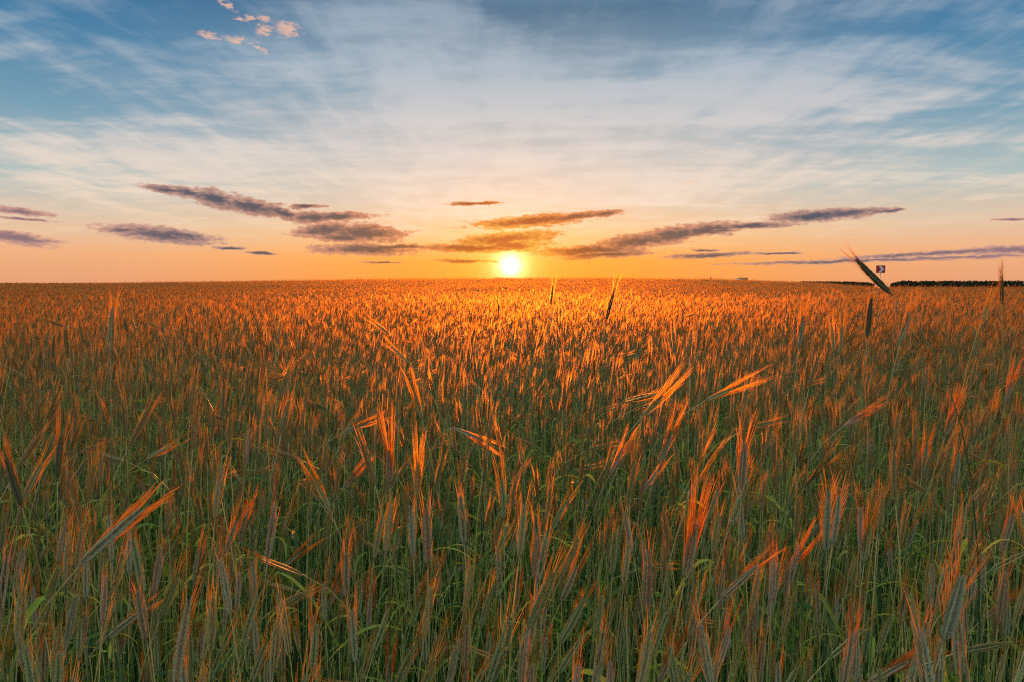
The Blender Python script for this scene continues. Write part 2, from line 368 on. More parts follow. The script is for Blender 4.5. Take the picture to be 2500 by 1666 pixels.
# ------------------------------------------------------------------ ground
SKY = [(-400, 695), (0, 694), (250, 693), (600, 688), (1000, 682), (1250, 680), (1500, 680.5), (1700, 683), (1900, 688), (1980, 692), (2080, 698), (2130, 701), (2300, 702), (3000, 702)]
def sstep(a, b, x):
    t = np.clip((x - a) / (b - a), 0, 1); return t * t * (3 - 2 * t)
def ground_z(x, y):
    x = np.asarray(x, float); y = np.asarray(y, float); r = np.hypot(x, y)
    yy = np.maximum(y, .15 * r + .01)
    px = 1250 + FPX * x / yy
    sk = np.interp(px, [a for a, b in SKY], [b for a, b in SKY])
    gz = .40 + .051 * (HORIZON - sk)
    z = gz * sstep(20, 84, y) * (1 - .1 * sstep(125, 260, y)) * (1 - sstep(320, 520, r))
    z = z - .9 * sstep(70, 190, y) * sstep(1930, 2150, px) - .5 * sstep(90, 200, y) * sstep(400, 0, px)
    z = z - 12 * sstep(280, 900, r)
    z = z + .03 * np.sin(x * .9) * np.cos(y * .7) * (r < 200)
    return z
rr = np.concatenate([[0], np.geomspace(.6, 3200, 100)]); aa = np.linspace(0, 2 * np.pi, 361)[:-1]
gx = (rr[:, None] * np.sin(aa)[None]).ravel(); gy = (rr[:, None] * np.cos(aa)[None]).ravel()
gv = np.stack([gx, gy, ground_z(gx, gy)], 1); nA = len(aa)
gf = [[i * nA + j, (i + 1) * nA + j, (i + 1) * nA + (j + 1) % nA, i * nA + (j + 1) % nA] for i in range(1, len(rr) - 1) for j in range(nA)]
gf += [[0, nA + j, nA + (j + 1) % nA] for j in range(nA)]
gme = bpy.data.meshes.new('ground'); gme.from_pydata(gv.tolist(), [], gf); gme.update()
gm = bpy.data.materials.new('soil'); gm.use_nodes = True; k = NT(gm.node_tree)
oc = k.node('ShaderNodeTexCoord').outputs['Object']
n1_, _ = k.noise(oc, 1.3, 8, .65); n2_, _ = k.noise(oc, 28, 5, .6)
k.put(k.n['Principled BSDF'].inputs['Base Color'], k.ramp(k.m('ADD', k.m('MULTIPLY', n1_, .5), k.m('MULTIPLY', n2_, .5)), [(.3, (.03, .026, .016)), (.5, (.055, .05, .025)), (.7, (.09, .075, .04))], raw=True))
k.n['Principled BSDF'].inputs['Roughness'].default_value = .95
bmp = k.node('ShaderNodeBump'); bmp.inputs[0].default_value = .6; k.put(bmp.inputs['Height'], n2_); k.l.new(bmp.outputs[0], k.n['Principled BSDF'].inputs['Normal'])
gme.materials.append(gm)
ground = bpy.data.objects.new('ground', gme); C.objects.link(ground); ground['kind'] = 'structure'

def tag(o, label=None, cat=None, group=None, kind=None):
    for a, b in (('label', label), ('category', cat), ('group', group), ('kind', kind)):
        if b: o[a] = b
def link(name, me, parent=None, mats=None, smooth=False):
    if isinstance(me, MB): me = me.mesh(name, mats, smooth)
    o = bpy.data.objects.new(name, me); C.objects.link(o)
    if parent is not None: o.parent = parent
    return o
def empty(name, loc, rz=0):
    o = bpy.data.objects.new(name, None); C.objects.link(o); o.location = loc; o.rotation_euler = (0, 0, rz)
    o.empty_display_size = .1; return o

# ------------------------------------------------------------------ individual rye stalks read off the photograph
def Rf(x, y): return 1250 + x / 1.8824, 850 + y / 1.8824
def Lf(x, y): return x / 1.8824, 850 + y / 1.8824
def Sf(x, y): return x, y
# frame, ear foot, ear tip, bristle tip, tone, description
HEROES = [
 (Sf,2175,718,2082,630,2030,590,'dark','tall dark ear tilted left against the sky beside the chevron sign'),
 (Sf,2447,742,2445,670,2447,626,'dark','dark upright ear crossing the skyline at the far right'),
 (Sf,270,866,270,745,270,690,'gold','tall upright ear crossing the skyline at the left'),
 (Sf,1480,785,1500,700,1513,648,'dark','slender ear crossing the skyline right of the sun'),
 (Sf,1345,745,1350,695,1353,663,'dark','thin ear crossing the skyline nearest the sun'),
 (Sf,2118,822,2128,722,2130,692,'dark','dark upright ear directly below the chevron sign'),
 (Sf,1950,850,1960,770,1970,705,'grey','blue grey upright ear with tall bristles left of the chevron sign'),
 (Sf,2198,838,2220,760,2240,695,'grey','blue grey ear leaning right, right of the chevron sign'),
 (Sf,2398,782,2415,740,2432,692,'gold','orange ear beside the dark upright ear at far right'),
 (Sf,2035,860,2033,790,2031,742,'gold','left one of two gold ears left of the dark ear under the sign'),
 (Sf,2050,865,2058,795,2076,740,'gold','right one of two gold ears left of the dark ear under the sign'),
 (Sf,950,815,915,790,872,768,'gold','gold ear folded over to the left in mid field'),
 (Sf,1000,890,955,845,945,805,'gold','slim orange ear hanging just below the folded gold ear'),
 (Rf,1985,1350,2085,1040,2150,820,'grey','large grey ear with wide orange bristles at lower right'),
 (Rf,2245,950,2310,760,2360,640,'brown','brown ear leaning out of the right edge'),
 (Rf,2165,1245,2270,1160,2400,1090,'brown','flat leaning ear at the right edge, low down'),
 (Rf,1640,1536,1820,1430,1990,1290,'brown','low ear leaning right in the bottom right corner'),
 (Rf,1575,1540,1590,1290,1600,1090,'grey','blue grey upright ear at the bottom edge, right of middle'),
 (Rf,1600,1270,1620,1110,1655,1000,'brown','brown upright ear above the blue grey ear at the bottom edge'),
 (Rf,1358,1190,1370,1030,1388,920,'gold','left ear of the close gold and brown pair'),
 (Rf,1410,1275,1400,1080,1395,950,'brown','right ear of the close gold and brown pair'),
 (Rf,1185,1240,1235,980,1290,880,'grey','grey herringbone ear left of the gold and brown pair'),
 (Rf,1245,1070,1330,940,1455,785,'brown','flame orange ear leaning right over the grey herringbone ear'),
 (Rf,960,1155,1130,995,1250,880,'brown','brown ear with red bristles leaning steeply right'),
 (Rf,920,1520,1010,1290,1100,1110,'pink','slender pale ear leaning right near the bottom edge'),
 (Rf,670,1540,755,1370,800,1160,'brown','brown ear with red bristles rising from the bottom edge'),
 (Rf,215,1365,350,1145,405,1060,'green','fat pale green ear leaning right, bottom centre'),
 (Rf,225,1170,310,1000,400,850,'brown','thin rusty ear above the fat pale green ear'),
 (Rf,175,850,255,690,300,590,'green','yellow green ear leaning right of the picture centre'),
 (Rf,315,800,350,690,385,625,'pink','small pink ear beside the yellow green centre ear'),
 (Rf,1445,940,1450,640,1475,530,'grey','left grey ear of the twins in an orange fan'),
 (Rf,1475,905,1512,670,1545,550,'grey','right grey ear of the twins in an orange fan'),
 (Rf,1815,930,1860,800,1925,700,'grey','short grey ear with orange bristles, right of the twins'),
 (Rf,1965,910,1968,760,1970,690,'green','pale green upright ear near the right side'),
 (Rf,1618,990,1640,800,1672,620,'green','long thin yellow green ear right of the twins'),
 (Rf,795,1060,850,800,915,530,'brown','very long rusty ear standing almost upright'),
 (Rf,585,680,680,560,745,495,'pink','pale ear leaning right below the grey green ear'),
 (Rf,450,580,515,460,592,345,'pink','pinkish ear leaning right with orange bristles'),
 (Rf,600,315,700,220,855,115,'gold','golden ear leaning far right in mid field'),
 (Rf,885,245,1010,190,1175,88,'gold','golden ear lying flat to the right, upper right'),
 (Rf,1525,360,1620,300,1745,225,'pink','pale ear leaning flat right below the two gold ears'),
 (Rf,1350,635,1400,570,1505,450,'dark','dark ear with red bristles bent to the right'),
 (Rf,680,530,740,380,825,240,'grey','grey green ear with bright orange bristles'),
 (Rf,1055,650,1070,430,1085,250,'brown','upright orange ear with a tall bristle plume'),
 (Rf,805,715,850,590,915,350,'green','greenish ear leaning right with long orange bristles'),
 (Rf,2035,640,2048,480,2062,345,'grey','upright ear on a pale straight stem at right'),
 (Rf,2203,360,2220,270,2238,170,'gold','slim gold ear high near the right edge'),
 (Rf,2270,250,2295,150,2332,15,'pink','violet pink ear standing tall at the right edge'),
 (Rf,1990,410,2040,270,2105,150,'brown','fiery orange ear high on the right'),
 (Rf,1885,580,1910,430,1965,320,'brown','orange ear left of the pale straight stem'),
 (Rf,1640,500,1638,400,1642,320,'pink','small pale upright ear upper right'),
 (Rf,908,312,955,292,1005,258,'grey','small grey ear lying on its side'),
 (Rf,1740,1040,1735,900,1750,790,'pink','pinkish drooping ear right of the long yellow green one'),
 (Rf,1470,1300,1500,1130,1540,1020,'grey','slim grey ear left of the brown upright one'),
 (Rf,980,1180,1030,1000,1100,870,'green','green ear close behind the red bristled leaning ear'),
 (Rf,20,1200,35,1080,20,960,'brown','brown ear at the bottom just left of centre'),
 (Rf,140,1490,155,1330,175,1230,'grey','grey upright ear by the bottom edge near centre'),
 (Rf,490,1460,520,1240,560,1130,'green','green ear with thin stem near bottom centre'),
 (Rf,600,1500,600,1360,560,1250,'grey','small grey ear leaning left at the bottom edge'),
 (Rf,2105,1180,2125,1000,2140,900,'pink','pale pink ear behind the large grey ear'),
 (Lf,375,990,655,725,808,588,'grey','very long grey ear leaning far right at left'),
 (Lf,490,1335,680,1180,775,1105,'grey','grey brown ear leaning far right, lower left'),
 (Lf,265,600,270,400,262,250,'dark','dark upright ear on a pale stem at left'),
 (Lf,98,725,20,500,-30,400,'dark','big dark ear leaning out of the left edge'),
 (Lf,100,715,190,520,235,400,'gold','gold ear leaning right of the big dark left ear'),
 (Lf,1025,970,1085,790,1135,650,'brown','rusty ear with long plume left of centre'),
 (Lf,1102,880,1142,720,1192,600,'brown','brown ear on a pink stem left of centre'),
 (Lf,1515,745,1445,590,1388,450,'gold','golden ear leaning left with orange bristles'),
 (Lf,1585,385,1700,340,1822,308,'grey','pale grey ear lying nearly flat to the right'),
 (Lf,1790,630,1790,470,1800,250,'brown','upright orange ear beside the flat pale grey one'),
 (Lf,1915,690,1922,520,1908,345,'gold','upright golden ear on a long pale stem'),
 (Lf,1940,330,1905,200,1865,60,'gold','tall golden ear leaning left, upper centre'),
 (Lf,2085,368,2200,415,2325,495,'pink','nodding ear on an arched stem, centre'),
 (Lf,1285,1025,1385,935,1490,840,'grey','grey ear leaning right, lower left of centre'),
 (Lf,1810,990,1832,820,1850,735,'brown','brown ear with red plume, lower centre left'),
 (Lf,1720,970,1752,760,1745,655,'gold','upright yellow ear, lower centre left'),
 (Lf,1500,1210,1552,1080,1602,950,'brown','purple brown ear leaning right, low centre left'),
 (Lf,1165,1410,1130,1280,1085,1185,'green','green gold ear leaning left near the bottom'),
 (Lf,1378,1400,1355,1280,1338,1165,'gold','orange gold ear leaning left near the bottom'),
 (Lf,725,1500,722,1320,700,1210,'green','green ear standing at bottom left'),
 (Lf,545,1440,572,1330,592,1240,'pink','slim pale ear at bottom left'),
 (Lf,432,1310,438,1190,440,1120,'green','short green ear, lower left'),
 (Lf,165,1290,150,1090,140,980,'pink','pinkish upright ear near the left edge'),
 (Lf,70,1030,40,900,15,800,'brown','brown ear leaning left at the left edge'),
 (Lf,740,1010,815,880,890,760,'green','yellow green ear leaning right, left of centre'),
 (Lf,855,1110,850,980,852,900,'green','blue green upright ear, lower left'),
 (Lf,1298,860,1335,740,1380,625,'gold','orange gold ear leaning right, centre left'),
 (Lf,1130,520,1152,370,1172,285,'pink','pink upright ear, left of centre'),
 (Lf,670,512,790,450,882,408,'gold','gold ear lying flat to the right at left'),
 (Lf,1870,1240,1820,1210,1782,1190,'pink','small pale ear pointing left, low centre'),
 (Lf,1885,1290,1940,1130,1995,980,'green','yellow green ear leaning right, low centre'),
 (Lf,1740,1355,1800,1290,1860,1220,'grey','small grey ear leaning right, low centre'),
 (Lf,2100,1030,2160,985,2235,935,'grey','pale ear lying to the right, centre'),
 (Lf,2040,840,2015,760,1980,660,'pink','pale ear leaning left, centre'),
 (Lf,2315,790,2312,600,2310,440,'green','tall green upright ear in the centre'),
 (Lf,200,1540,205,1340,225,1180,'brown','broad brown ear at the bottom left corner'),
 (Lf,15,1540,25,1360,20,1240,'green','blue green ear in the bottom left corner'),
 (Lf,1000,1600,1000,1480,1005,1380,'brown','red bristle tuft rising from the bottom edge, left'),
 (Lf,665,1610,668,1490,665,1370,'brown','dark red bristle tuft at the bottom edge, far left'),
 (Lf,1780,1560,1795,1410,1805,1290,'brown','red plumed ear at the bottom edge near centre'),
 (Lf,2240,1500,2245,1300,2240,1180,'green','green upright ear at the bottom, centre'),
 (Lf,885,1460,875,1280,885,1100,'green','green ear with orange top, low left'),
 (Lf,1690,1290,1705,1120,1700,1000,'pink','brown grey upright ear, low centre'),
 (Lf,690,720,640,610,612,540,'brown','small red ear leaning left, left side'),
 (Lf,890,1080,920,900,940,780,'brown','dark red ear leaning slightly right, left side'),
 (Lf,1575,650,1640,570,1725,480,'pink','thin pale ear leaning right, centre left'),
]
hero_segs = []                     # px,py of foot / tip, depth  (to keep the mass of stalks from covering them)
hero_keys = []
g = np.random.default_rng(5)
def add_leaves(parent, pts, root, g, n=2, lo=.25, hi=.62):
    for i in range(n):
        q = g.uniform(lo, hi); p = pts[int(q * (len(pts) - 1))] - root
        mb = leaf_mb(p, g.uniform(0, 6.28), g.uniform(.14, .30), g.uniform(.0035, .006), g.uniform(.35, .9), g.uniform(.5, 1.3), g, 7, g.uniform(-.8, .8))
        link('leaf', mb, parent, [M['leaf']])
TALL = 9
for hi_, (fr, bx, by, tx, ty, ax, ay, tone, key) in enumerate(HEROES):
    b = fr(bx, by); t = fr(tx, ty); a = fr(ax, ay)
    lt = math.hypot(t[0] - b[0], t[1] - b[1]); la = math.hypot(a[0] - t[0], a[1] - t[1])
    d0 = .175 * FPX / (lt + la)
    slope = -ray(*b).z / ray(*b).y
    if hi_ >= TALL and slope > .02:
        lo_, hi2 = (H - 1.62) / slope, (H - 1.02) / slope
        d = min(max(d0, lo_), hi2)
        d = min(max(d, d0 * .7), d0 * 1.5)
    else: d = d0
    tilt = g.uniform(-.12, .12)
    Pb = np.array(at(*b, d)); Pt = np.array(at(*t, d + tilt * .1)); Pa = np.array(at(*a, d + tilt * .2))
    if hi_ == TALL + 3 or False: pass
    L = np.linalg.norm(Pt - Pb); AL = np.linalg.norm(Pa - Pt)
    dr = (Pt - Pb) / L; da = Pa - Pb; da /= np.linalg.norm(da)
    scl = L / .105
    wide = 15 if 'wide' in key or 'fan' in key else (8 if 'plume' in key or 'skyline' in key else 5)
    nspk = int(min(28, max(14, L / .0046)))
    body, aw_ = ear_parts(L, AL * 1.02, nspk, 56, g, fat=(.7 if 'sun' in key else .95 if 'sky' in key else 1.15) * min(1.6, .8 + .4 * scl) * (1.35 if 'fat' in key or 'large' in key else 1.0), bend=g.uniform(-.05, .05), spread=wide, aw=(.0005 if 'left' in key or 'far' in key else .0003) if 'skyline' in key else (.00026 if 'sky ' in key else .00046))
    Fb = frame_from(dr, g.uniform(-.5, .5)); Fa = Fb
    zr = float(ground_z(Pb[0], Pb[1]))
    off = dr[:2] * .33 if dr[2] > 0 else np.array([dr[0] * .12 + .03 * 0, 0])
    root = np.array([Pb[0] - off[0] * (1 if dr[2] > 0 else 2.2), Pb[1] - off[1] * .5, zr])
    o = empty('rye_stalk', tuple(root))
    tag(o, 'rye stalk: ' + key, 'rye stalk', 'rye stalks standing out of the field')
    sm, pts = stem_mb(root, Pb, dr, 12)
    sm.v = (np.asarray(sm.v) - root).tolist()
    link('stem', sm, o, [M['stem']], True)
    body.transform(Fb, Pb - root); aw_.transform(Fa, Pb - root)
    e = link('ear', body, o, [M['husk_' + tone]])
    link('awns', aw_, e, [M['awn_' + tone]])
    add_leaves(o, pts, root, g, 1 + hi_ % 2)
    hero_segs.append((b[0], b[1], (t[0] + a[0]) / 2, (t[1] + a[1]) / 2, d)); hero_keys.append(key)
HS = np.array(hero_segs)

# ------------------------------------------------------------------ the other near stalks: prototypes and copies
protos = []
TONES = ['green', 'grey', 'gold', 'brown', 'green', 'pink', 'green', 'grey', 'brown', 'gold', 'green', 'gold'] * 2
pg = np.random.default_rng(21)
for i, tone in enumerate(TONES):
    d = rand_dir(pg, .12); hgt = 1.24 * pg.uniform(.93, 1.06); L = pg.uniform(.088, .118); AL = pg.uniform(.038, .062)
    base = np.array([d[0] * .3, d[1] * .3, hgt]); root = np.zeros(3)
    sm, pts = stem_mb(root, base, d, 10)
    body, aw_ = ear_parts(L, AL, 20, 30, pg, fat=pg.uniform(1.1, 1.45), bend=pg.uniform(-.08, .08), spread=pg.uniform(3, 7))
    F = frame_from(d, pg.uniform(-1.5, 1.5)); body.transform(F, base); aw_.transform(F, base)
    lv = []
    for j in range(2):
        p = pts[int(pg.uniform(.2, .62) * 9)]
        lv.append(leaf_mb(p, pg.uniform(0, 6.28), pg.uniform(.14, .30), pg.uniform(.0035, .0062), pg.uniform(.35, .9), pg.uniform(.5, 1.3), pg, 7, pg.uniform(-.8, .8)))
    protos.append(dict(stem=sm.mesh('stem', [M['stem']], True), ear=body.mesh('ear', [M['husk_' + tone]]), awns=aw_.mesh('awns', [M['awn_' + tone]]),
                       leaves=[q_.mesh('leaf', [M['leaf']]) for q_ in lv], base=base, d=d, L=L + AL, tone=tone))

def covers(foot, tip, margin=11):
    """True where a stalk's ear (n,3)->(n,3) would stand in front of a named ear"""
    out = np.zeros(len(foot), bool)
    for f in (0., .5, 1.):
        px, py, dp = project(foot + (tip - foot) * f)
        for (x0, y0, x1, y1, dd_) in HS:
            ux, uy = x1 - x0, y1 - y0; l2 = ux * ux + uy * uy
            s_ = np.clip(((px - x0) * ux + (py - y0) * uy) / l2, 0, 1)
            dist = np.hypot(px - x0 - s_ * ux, py - y0 - s_ * uy)
            out |= (dist < margin + 9 / np.maximum(dp, .5)) & (dp < dd_ + .02)
    return out
N_NEAR = 300 - len(HEROES)
# candidate positions by increasing distance
cand = []
fg = np.random.default_rng(33)
while len(cand) < 2600:
    r = math.sqrt(fg.uniform(.80 ** 2, 3.0 ** 2)); a = fg.uniform(-.72, .72)
    cand.append((r * math.sin(a), r * math.cos(a)))
cand = np.array(cand); pi = fg.integers(0, len(protos), len(cand)); rz = fg.uniform(-.6, .6, len(cand)); scs = fg.normal(.985, .075, len(cand))
foot = []; tip = []
for c, p, z, s_ in zip(cand, pi, rz, scs):
    q_ = protos[p]; cz, sz = math.cos(z), math.sin(z)
    rot = lambda v: np.array([v[0] * cz - v[1] * sz, v[0] * sz + v[1] * cz, v[2]])
    b = rot(q_['base']) * s_ + [c[0], c[1], 0]; foot.append(b); tip.append(b + rot(q_['d']) * q_['L'] * s_)
foot = np.array(foot); tip = np.array(tip)
cov = covers(foot, tip)
px, py, dp = project((foot + tip) / 2); depth = dp
near_ok = (~cov) & (px > -60) & (px < 2560) & (py < 1690) & (tip[:, 2] < 1.72)
# nothing may poke close to the lens
near_ok &= np.hypot(tip[:, 0], tip[:, 1]) > .8
order = []
for i in np.argsort(depth):          # keep the near ears apart, as in the photograph
    if near_ok[i] and all(math.hypot(px[i] - px[j], py[i] - py[j]) > 34 / depth[j] ** .5 for j in order): order.append(i)
    if len(order) > 320: break
taken = order[:N_NEAR]
NEAR_R = depth[taken[-1]]
# words for a label
hx = (HS[:, 0] + HS[:, 2]) / 2; hy = (HS[:, 1] + HS[:, 3]) / 2
TW = {'green': 'green', 'grey': 'grey green', 'gold': 'gold', 'brown': 'brown', 'pink': 'pale', 'dark': 'dark'}
used = {}
def near_label(i):
    q_ = protos[pi[i]]
    dd_ = np.hypot(px[i] - hx, (py[i] - hy)); order_h = np.argsort(dd_)[:30]
    fx, fy, _ = project(foot[i:i + 1]); tx_, ty_, _ = project(tip[i:i + 1])
    lean = math.degrees(math.atan2(tx_[0] - fx[0], fy[0] - ty_[0]))
    lw = 'upright' if abs(lean) < 9 else ('right leaning' if lean > 0 else 'left leaning')
    if abs(lean) > 45: lw = 'flat lying'
    for j in order_h:
        ddx, ddy = px[i] - hx[j], py[i] - hy[j]
        if abs(ddx) > abs(ddy): pos = 'left of' if ddx < 0 else 'right of'
        else: pos = 'above' if ddy < 0 else 'below'
        lb = f'{lw} {TW[q_["tone"]]} stalk {pos} the {hero_keys[j]}'
        if lb not in used and len(lb.split()) <= 16: used[lb] = i; return lb
    return lb
for i in taken:
    q_ = protos[pi[i]]; c = cand[i]
    if 'root' not in q_:
        o = empty('rye_stalk', (0, 0, 0)); q_['root'] = o
        link('stem', q_['stem'], o); e = link('ear', q_['ear'], o); link('awns', q_['awns'], e)
        for lm in q_['leaves']: link('leaf', lm, o)
    else:
        src = q_['root']; o = src.copy(); C.objects.link(o)
        for ch in list(src.children):
            cp = ch.copy(); C.objects.link(cp); cp.parent = o
            for gch in ch.children:
                cg = gch.copy(); C.objects.link(cg); cg.parent = cp
    o.location = (c[0], c[1], float(ground_z(c[0], c[1]))); o.rotation_euler = (0, 0, rz[i]); o.scale = (scs[i],) * 3
    tag(o, near_label(i), 'rye stalk', 'rye stalks in the nearest rows of the field')

# ------------------------------------------------------------------ the rest of the field: one object
src = bpy.data.collections.new('rye_sources')
vg = np.random.default_rng(77)
srcs = []
def add_src(mb, mats):
    nm = 'rye_src_%03d' % len(srcs); o = bpy.data.objects.new(nm, mb.mesh(nm, mats)); src.objects.link(o); srcs.append(o)
V_HI, V_MID, V_PATCH, V_FAR, V_UNDER = [], [], [], [], []
info = []
mats4 = [M['stem'], M['husk_mix'], M['awn_mix'], M['leaf']]
for i in range(36):        # full-detail stalks
    d = rand_dir(vg, .09); hgt = 1.24 * vg.uniform(.94, 1.05); L = vg.uniform(.078, .108); AL = vg.uniform(.034, .058)
    base = np.array([d[0] * .3, d[1] * .3, hgt]); mb, pts = stem_mb(np.zeros(3), base, d, 9, 4)
    body, aw_ = ear_parts(L, AL, 19, 28, vg, fat=vg.uniform(1.0, 1.3), bend=vg.uniform(-.08, .08), spread=vg.uniform(3, 7), aw=.00036)
    F = frame_from(d, vg.uniform(-1.5, 1.5)); mb.merge(body.transform(F, base), 1); mb.merge(aw_.transform(F, base), 2)
    for j in range(2):
        p = pts[int(vg.uniform(.35, .72) * 8)]
        mb.merge(leaf_mb(p, vg.uniform(0, 6.28), vg.uniform(.12, .26), vg.uniform(.003, .0065), vg.uniform(.35, .9), vg.uniform(.5, 1.3), vg, 6, vg.uniform(-.8, .8)), 3)
    V_HI.append(len(srcs)); info.append((base, d, L + AL)); add_src(mb, mats4)
for i in range(30):        # simpler stalks
    d = rand_dir(vg, .05); hgt = 1.25 * vg.uniform(.93, 1.05); L = vg.uniform(.08, .105); AL = vg.uniform(.05, .08)
    base = np.array([d[0] * .3, d[1] * .3, hgt]); mb, pts = stem_mb(np.zeros(3), base, d, 6, 3)
    body, aw_ = ear_parts(L, AL, 8, 16, vg, fat=vg.uniform(.9, 1.15), bend=vg.uniform(-.08, .08), spread=vg.uniform(3, 7), aw=.0013, hi=False)
    F = frame_from(d, vg.uniform(-1.5, 1.5)); mb.merge(body.transform(F, base), 1); mb.merge(aw_.transform(F, base), 2)
    for j in range(1):
        p = pts[int(vg.uniform(.3, .7) * 5)]
        mb.merge(leaf_mb(p, vg.uniform(0, 6.28), vg.uniform(.12, .25), vg.uniform(.004, .006), vg.uniform(.35, .9), vg.uniform(.5, 1.3), vg, 3, vg.uniform(-.8, .8)), 3)
    V_MID.append(len(srcs)); info.append((base, d, L + AL)); add_src(mb, mats4)
for i in range(20):        # earless shoots and leaves low down
    mb = MB()
    for k_ in range(5):
        d = rand_dir(vg, .0); hgt = vg.uniform(.85, 1.18); o_ = np.array([vg.normal() * .05, vg.normal() * .05, 0])
        sm, pts = stem_mb(o_, o_ + np.array([d[0] * .2, d[1] * .2, hgt]), d, 6, 3, .0018); mb.merge(sm, 0)
        for j in range(1 if (k_ + i) % 2 == 0 else 0):
            p = pts[int(vg.uniform(.45, .9) * 5)]
            mb.merge(leaf_mb(p, vg.uniform(0, 6.28), vg.uniform(.12, .26), vg.uniform(.003, .007), vg.uniform(.7, 1.9), vg.uniform(.5, 1.3), vg, 6, vg.uniform(-.8, .8)), 3)
    V_UNDER.append(len(srcs)); add_src(mb, mats4)
matsf = [M['stem'], M['husk_far'], M['awn_far'], M['leaf']]
def patch(n, size, thick, seed, simple):
    g_ = np.random.default_rng(seed); mb = MB()
    for i in range(n):
        d = rand_dir(g_, .03); hgt = 1.27 * (1 + .075 * g_.normal()) + (g_.uniform(.1, .36) if g_.random() < .02 else 0)
        base = np.array([g_.uniform(-.5, .5) * size, g_.uniform(-.5, .5) * size, hgt]); L = g_.uniform(.08, .11)
        s_ = np.array([1, 0, 0]); 
        lo = base - np.array([d[0] * .12, d[1] * .12, .5]);
        mb.add([lo - s_ * .002 * thick, lo + s_ * .002 * thick, base + s_ * .0012 * thick, base - s_ * .0012 * thick], [[0, 1, 2, 3]], 0, [0, 0, .7, .7])
        F = frame_from(d, g_.uniform(-1.5, 1.5)); wd = .0052 * (1 + .25 * (thick - 1))
        v = np.array([[0, 0, 0], [wd, 0, .4 * L], [0, wd, .4 * L], [-wd, 0, .4 * L], [0, -wd, .4 * L], [0, 0, L]]) @ F.T + base
        mb.add(v, [[0, 2, 1], [0, 3, 2], [0, 4, 3], [0, 1, 4], [1, 2, 5], [2, 3, 5], [3, 4, 5], [4, 1, 5]], 1, [0, .3, .3, .3, .3, .8])
        na = 4 if simple else 8
        for j in range(na):
            st_ = g_.uniform(.2, .95) * L; al = g_.uniform(.05, .08); aa_ = g_.uniform(0, 6.28); sp = g_.uniform(.02, .15)
            e = np.array([math.cos(aa_), math.sin(aa_), 0]); q0 = np.array([0, 0, st_]) + e * wd * .7; q1 = q0 + (e * sp + [0, 0, 1]) * al
            n_ = np.array([-e[1], e[0], 0]) * .0011 * thick
            mb.add(np.array([q0 - n_, q0 + n_, q1]) @ F.T + base, [[0, 1, 2]], 2, [0, 0, 1])
        if g_.random() < .5:
            mb.merge(leaf_mb(base - [0, 0, g_.uniform(.15, .4)], g_.uniform(0, 6.28), g_.uniform(.12, .22), .005 * thick ** .5, g_.uniform(.35, .9), g_.uniform(.5, 1.3), g_, 2, .3), 3)
    return mb
for i in range(8): V_PATCH.append(len(srcs)); add_src(patch(115, 1.0, 1.7, 100 + i, False), matsf)
for i in range(6): V_FAR.append(len(srcs)); add_src(patch(270, 2.0, 2.9, 200 + i, True), matsf)

pos, idx, rotz_, scl_ = [], [], [], []
def put(xy, ids, rz_, s_):
    z = ground_z(xy[:, 0], xy[:, 1])
    pos.append(np.stack([xy[:, 0], xy[:, 1], z], 1)); idx.append(ids); rotz_.append(rz_); scl_.append(s_)
def wedge(n_per_m2, r0, r1, half, g_):
    n = int(n_per_m2 * half * (r1 * r1 - r0 * r0)); r = np.sqrt(g_.uniform(r0 * r0, r1 * r1, n)); a = g_.uniform(-half, half, n)
    return np.stack([r * np.sin(a), r * np.cos(a)], 1)
def swell(xy):                    # slow undulation of the crop height, lodged and taller patches
    x, y = xy[:, 0], xy[:, 1]; q = np.zeros(len(x)); g2_ = np.random.default_rng(9)
    for wl, am in ((1.1, .022), (3.2, .03), (9, .03), (23, .022)):
        for _ in range(3):
            a = g2_.uniform(0, 3.14); q += am * .6 * np.sin((x * math.cos(a) + y * math.sin(a)) * 6.28 / wl / g2_.uniform(.8, 1.3) + g2_.uniform(0, 6.28))
    return 1 + q
def stalk_zone(dens, r0, r1, variants, g_, half=.80, mind=0):
    xy = wedge(dens, r0, r1, half, g_); n = len(xy)
    ids = g_.choice(variants, n); rz_ = g_.uniform(-.6, .6, n)
    s_ = np.clip(g_.normal(.94, .125, n), .58, 1.25) * swell(xy)
    B = np.array([info[j][0] for j in ids]); D = np.array([info[j][1] for j in ids]); LL = np.array([info[j][2] for j in ids])
    cz, sz = np.cos(rz_), np.sin(rz_)
    rot = lambda v: np.stack([v[:, 0] * cz - v[:, 1] * sz, v[:, 0] * sz + v[:, 1] * cz, v[:, 2]], 1)
    o3 = np.stack([xy[:, 0], xy[:, 1], ground_z(xy[:, 0], xy[:, 1])], 1)
    f = rot(B) * s_[:, None] + o3; t_ = f + rot(D) * (LL * s_)[:, None]
    ok = ~covers(f, t_)
    pxx, pyy, dpp = project((f + t_) / 2)
    if mind: ok &= dpp > mind
    put(xy[ok], ids[ok], rz_[ok], s_[ok])
zg = np.random.default_rng(3)
stalk_zone(185, .85, 3.2, V_HI, zg, .84, NEAR_R)
stalk_zone(215, 3.2, 7.5, V_HI, zg, .84)
stalk_zone(220, 7.5, 22, V_MID, zg, .82)
u = wedge(105, .45, 10, .86, zg); put(u, zg.choice(V_UNDER, len(u)), zg.uniform(0, 6.28, len(u)), zg.uniform(.78, 1.08, len(u)))
xs, ys = np.meshgrid(np.arange(-60, 61, 1.0), np.arange(10, 56, 1.0)); xy = np.stack([xs.ravel(), ys.ravel()], 1) + zg.uniform(-.2, .2, (xs.size, 2))
